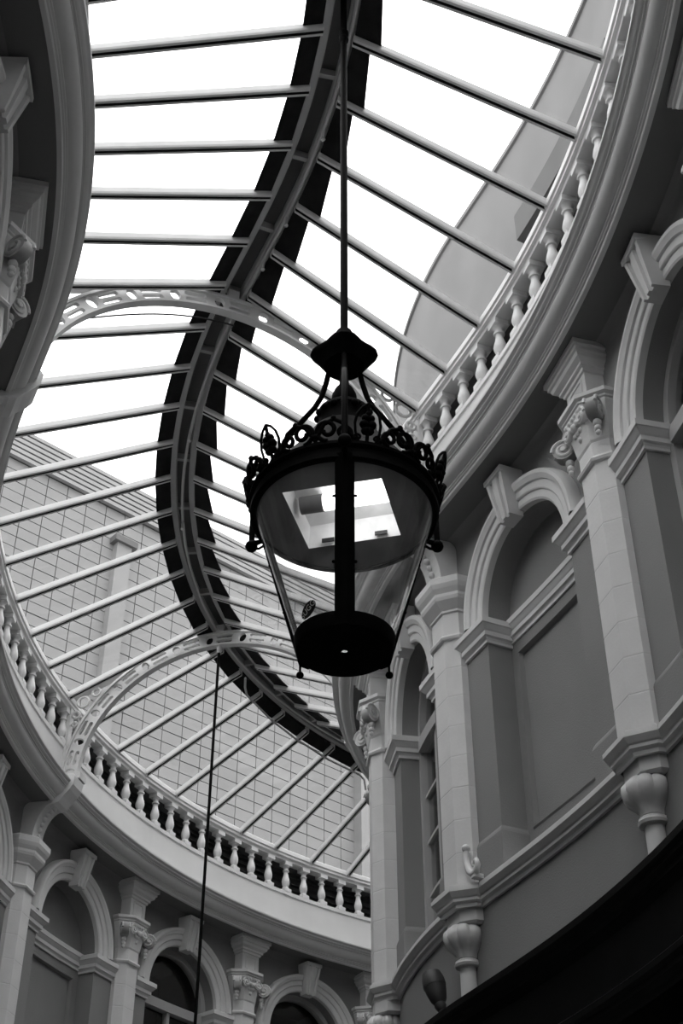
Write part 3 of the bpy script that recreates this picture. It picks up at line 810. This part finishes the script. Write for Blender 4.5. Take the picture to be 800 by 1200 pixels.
# glass body in three panes between the frame bars
RB0, ZB0, RT0, ZT0 = .248, 3.87, .482, 4.66
def cone_r(z): return RB0 + (RT0 - RB0) * (z - ZB0) / (ZT0 - ZB0)
for a in (0, 120, -120):
    m = MB(); m.grid([[az(a + 120 * i / 20, cone_r(z), z) for z in (ZB0, (ZB0 + ZT0) / 2, ZT0)] for i in range(21)])
    m.build('glass_pane', M_LGLASS, lan, True)
    m = MB(); w_ = .056; pts = []
    for z in (3.80, ZB0, 4.3, ZT0 + .02):
        r = cone_r(z) + .006; t = math.radians(a); ca, sa = math.cos(t), math.sin(t)
        def lp(x, q): return (x * ca + q * sa, x * sa - q * ca, z)
        pts.append([lp(-w_ * .9, r), lp(-w_ * .9, r + .012), lp(-.012, r + .03), lp(.012, r + .03), lp(w_ * .9, r + .012), lp(w_ * .9, r)])
    m.grid(pts, False, True); m.add(pts[0], [tuple(range(6))]); m.add(pts[-1], [tuple(range(6))])
    fb = m.build('frame_bar', M_IRON, lan)
    for z in (4.12, 4.46):
        for e in (-1, 1):
            r = cone_r(z) + .012; m = MB(); m.ball((e * .056 * ca + r * sa, e * .056 * sa - r * ca, z), .009, 8)
            m.build('frame_stud', M_IRON, fb, True)
    m = MB(); m.lathe([(.006, 3.76), (.006, 3.82)], 8, *az(a, .262, 0)[:2]); m.ball((*az(a, .262, 0)[:2], 3.745), .02, 10)
    if a != 0: m.build('drop_finial', M_IRON, lan, True)
# base drum, hollow with a small hole in its floor
MB().lathe([(.017, 3.80), (.22, 3.80), (.244, 3.803), (.25, 3.815), (.252, 3.84), (.258, 3.86), (.258, 3.88), (.24, 3.88), (.235, 3.815), (.017, 3.808)], 48, cap=False).build('base_drum', M_IRON, lan, True, 30)
# reflector plate with square opening and lamp recess (turned a little)
OPEN = [(-.314 - LX, 5.746 - LY), (.209 - LX, 5.627 - LY), (.326 - LX, 6.116 - LY), (-.182 - LX, 6.242 - LY)]
n = 48; m = MB(); zc = 4.668
circ = [(.478 * math.cos(2 * PI * i / n), .478 * math.sin(2 * PI * i / n)) for i in range(n)]
def sq_at(ang):
    dx, dy = math.cos(ang), math.sin(ang); best = None
    for i in range(4):
        (x0, y0), (x1, y1) = OPEN[i], OPEN[(i + 1) % 4]; ex, ey = x1 - x0, y1 - y0
        den = dx * ey - dy * ex
        if abs(den) < 1e-9: continue
        t = (x0 * ey - y0 * ex) / den; u_ = (x0 * dy - y0 * dx) / den
        if t > 0 and -1e-6 <= u_ <= 1 + 1e-6: best = (dx * t, dy * t)
    return best
angs = sorted(set([2 * PI * i / n for i in range(n)] + [math.atan2(y, x) % (2 * PI) for x, y in OPEN]))
m.grid([[(.478 * math.cos(a), .478 * math.sin(a), zc), (*sq_at(a), zc)] for a in angs], True, False)
m.build('reflector_plate', M_REFL, lan)
m = MB(); hi = .15; sh = .97
lo = [(x, y, zc) for x, y in OPEN]; up = [(x * sh, y * sh, zc + hi) for x, y in OPEN]
m.add(lo + up, [(4, 5, 6, 7), (0, 1, 5, 4), (1, 2, 6, 5), (2, 3, 7, 6), (3, 0, 4, 7)])
rec = m.build('lamp_recess', M_RECESS, lan)
cxy = lambda u_, v_: Vector((OPEN[0][0] + (OPEN[1][0] - OPEN[0][0]) * u_ + (OPEN[3][0] - OPEN[0][0]) * v_, OPEN[0][1] + (OPEN[1][1] - OPEN[0][1]) * u_ + (OPEN[3][1] - OPEN[0][1]) * v_, 0))
a_, b_ = cxy(.30, .46), cxy(.97, .46); a_.z = b_.z = zc + .085
MB().tube([a_, b_], .045, 16).build('lamp_tube', M_TUBE, rec, True, 40)
a_, b_ = cxy(.06, .46), cxy(.30, .46); a_.z = b_.z = zc + .085
MB().tube([a_, b_], .05, 16).build('lamp_holder', M_REFL, rec, True, 40)
for u_ in (.22, .78):
    m = MB(); c = cxy(u_, .955); e = (cxy(1, 0) - cxy(0, 0)).normalized() * .035; t = Vector((0, 0, .012))
    nrm = (cxy(0, 0) - cxy(0, 1)).normalized() * .01
    v8 = [c + q * 1 + w2 + Vector((0, 0, zc + .02)) + k2 for k2 in (Vector((0, 0, 0)), nrm) for q in (-e, e) for w2 in (-t, t)]
    m.add(v8, [(0, 1, 3, 2), (4, 5, 7, 6), (0, 1, 5, 4), (2, 3, 7, 6), (0, 2, 6, 4), (1, 3, 7, 5)]); m.build('catch', M_STICK, rec)
# maker's oval with its lettering on the glass
SA_, SZ = -43, 3.925
def on_glass(u, v, lift):
    c_, s_ = math.cos(math.radians(28)), math.sin(math.radians(28))
    u, v = u * c_ - v * s_, u * s_ + v * c_
    z = SZ + v; r = cone_r(z) + lift
    return az(SA_ + math.degrees(u / r), r, z)
ring = [on_glass(0.056 * math.cos(2 * PI * i / 24), .032 * math.sin(2 * PI * i / 24), .003) for i in range(24)]
m = MB(); m.add(ring + [on_glass(0, 0, .004)], [(i, (i + 1) % 24, 24) for i in range(24)])
stk = m.build('maker_sticker', M_STICK, lan)
tc = bpy.data.curves.new('sticker_text', 'FONT'); tc.body = 'SUGG'; tc.size = .042; tc.align_x = 'CENTER'; tc.align_y = 'CENTER'
to = bpy.data.objects.new('sticker_text_source', tc); COL.objects.link(to)
dg = bpy.context.evaluated_depsgraph_get(); dg.update()
tm = bpy.data.meshes.new_from_object(to.evaluated_get(dg))
bpy.data.objects.remove(to, do_unlink=True); bpy.data.curves.remove(tc)
for v in tm.vertices: v.co = on_glass(v.co.x, v.co.y, .006)
tm.name = 'sticker_lettering'; tm.materials.clear(); tm.materials.append(M_LETTER)
tl = bpy.data.objects.new('sticker_lettering', tm); COL.objects.link(tl); tl.parent = stk

# ------------------------------------------------------------------ small things on the walls
loc, rz = frame(7.62, 2.06, 3.36)
sp = empty('uplighter', loc, rz, label='dark cup-shaped uplighter leaning on top of the black shop fascia', cat='uplighter')
tilt = Matrix.Rotation(math.radians(-8), 4, 'X') @ Matrix.Rotation(math.radians(14), 4, 'Y')
for nm, pr in (('foot', [(.05, -.01), (.05, .02), (.025, .03), (.025, .06)]), ('stem', [(.03, .05), (.045, .08), (.04, .11)]),
               ('bowl', [(.04, .10), (.06, .13), (.075, .19), (.082, .24)]), ('hood', [(.084, .235), (.086, .25), (.083, .30), (.07, .345)])):
    o = MB().lathe(pr, 18).build(nm, M_SPOT, sp, True, 40); o.data.transform(tilt)
loc, rz = frame(6.92, 2.08, 4.19)
sc_ = empty('scroll_hook', loc, rz, label='small white scroll hook standing on the string course beside a pilaster', cat='scroll hook')
pts = []
for i in range(31):
    t = i / 30; a = -PI * .1 - PI * 1.75 * t; r = .06 * (1 - .55 * max(0, (t - .55) / .45))
    pts.append((-.015 + r * math.cos(a + PI), .0, .075 + r * math.sin(a + PI) * 1.0))
hook = [(.10, 0, .26), (.105, 0, .20), (.095, 0, .14), (.06, 0, .07), (.015, 0, .035), (-.03, 0, .04), (-.055, 0, .085), (-.04, 0, .125), (-.005, 0, .12), (.0, 0, .09)]
MB().tube(hook, [.02, .022, .026, .03, .03, .027, .024, .02, .018, .02], 8).build('hook', M_STONE, sc_, True)
m = MB(); m.ball((.10, 0, .27), .032, 10); m.build('knob', M_STONE, sc_, True)
m = MB(); m.box(-.03, .02, -.06, .02, -.002, .03); m.build('hook_base', M_STONE, sc_)

# ------------------------------------------------------------------ the pale block building outside the glass
def pix_dir(x, y):
    c, s = math.cos(PITCH), math.sin(PITCH)
    a, b = (x - 400) / FPX, (600 - y) / FPX
    return Vector((a, c - s * b, s + c * b))
WD = Vector((2280, 2084, 0)).normalized(); WN = Vector((WD.y, -WD.x, 0))       # along the wall; towards the arcade
REF = pix_dir(60, 620).normalized() * 24.0
off = REF.dot(WN)
def on_wall(x, y):
    r = pix_dir(x, y); return r * (off / r.dot(WN))
def wc(p): return (p - REF).dot(WD), p.z
bl = empty('block_building', (REF.x, REF.y, -EYE + EYE), math.atan2(WD.y, WD.x), label='pale building wall of stacked blocks with ribbed coping, seen through the roof glass', cat='building')
# local frame: x along the wall, y away from the arcade (left of WD), z world height
ztop = on_wall(39, 512).z + EYE
u0, u1 = -9.0, 14.0; BW, BH = .40, .215
MB().box(u0, u1, .03, 6.0, 0, ztop).build('wall', M_MORT, bl)
zrib = ztop - .66
for i in range(6):
    m = MB(); m.box(u0, u1, -.10 + .012 * (5 - i) * 0, .05, zrib + i * .11, zrib + i * .11 + .075); m.build('coping_slat', M_COPE, bl)
m = MB(); m.box(u0, u1, -.02, .05, zrib, ztop); m.build('coping_board', M_COPE, bl)
blocks = []
nrow = int((zrib - 6) / BH)
for r in range(nrow):
    z1 = zrib - r * BH
    for k in range(int((u1 - u0) / BW)):
        u = u0 + k * BW; blocks.append((u, z1 - BH))
def seen(u, z):
    p = REF + WD * (u + BW / 2); q = Vector((p.x, p.y, z + BH / 2 - EYE))
    c, s = math.cos(PITCH), math.sin(PITCH)
    dep = q.y * c + q.z * s
    px = 400 + FPX * q.x / dep; py = 600 - FPX * (q.z * c - q.y * s) / dep
    return px, py, dep
def vis(b):
    px, py, dep = seen(*b)
    return -40 < px < 445 and 480 < py < 1050
V_ = sorted([b for b in blocks if vis(b)], key=lambda b: seen(*b)[2])[:300]
vs_ = set(V_)
bm0 = None
for (u, z) in V_:
    if bm0 is None:
        m = MB(); g = .008; m.box(g, BW - g, 0, .05, g, BH - g); o = m.build('block', M_BLOCK, bl); bm0 = o
    else: o = bm0.copy(); COL.objects.link(o)
    o.location = (u, random.uniform(-.004, .004), z)
m = MB()
for (u, z) in blocks:
    if (u, z) not in vs_: m.box(u + .008, u + BW - .008, 0, .05, z + .008, z + BH - .008)
tag(m.build('distant_blocks', M_BLOCK, bl), kind='stuff')
# piers on that wall
for (px, pyt, w_) in ((141, 643, .3),):
    q = on_wall(px, pyt); u, z = wc(q)
    m = MB(); m.box(u - w_ / 2, u + w_ / 2, -.14, .02, 4, z + EYE); pr_ = m.build('pier', M_BLOCK, bl)
    m = MB(); m.box(u - w_ / 2 - .08, u + w_ / 2 + .08, -.2, .02, z + EYE, z + EYE + .12); m.build('pier_cap', M_REND2, pr_)
q = on_wall(424, 960); u, z = wc(q)
m = MB(); m.box(u - .2, u + .25, -.2, .02, 4, z + EYE + 3.2); m.build('pier', M_COPE, bl)
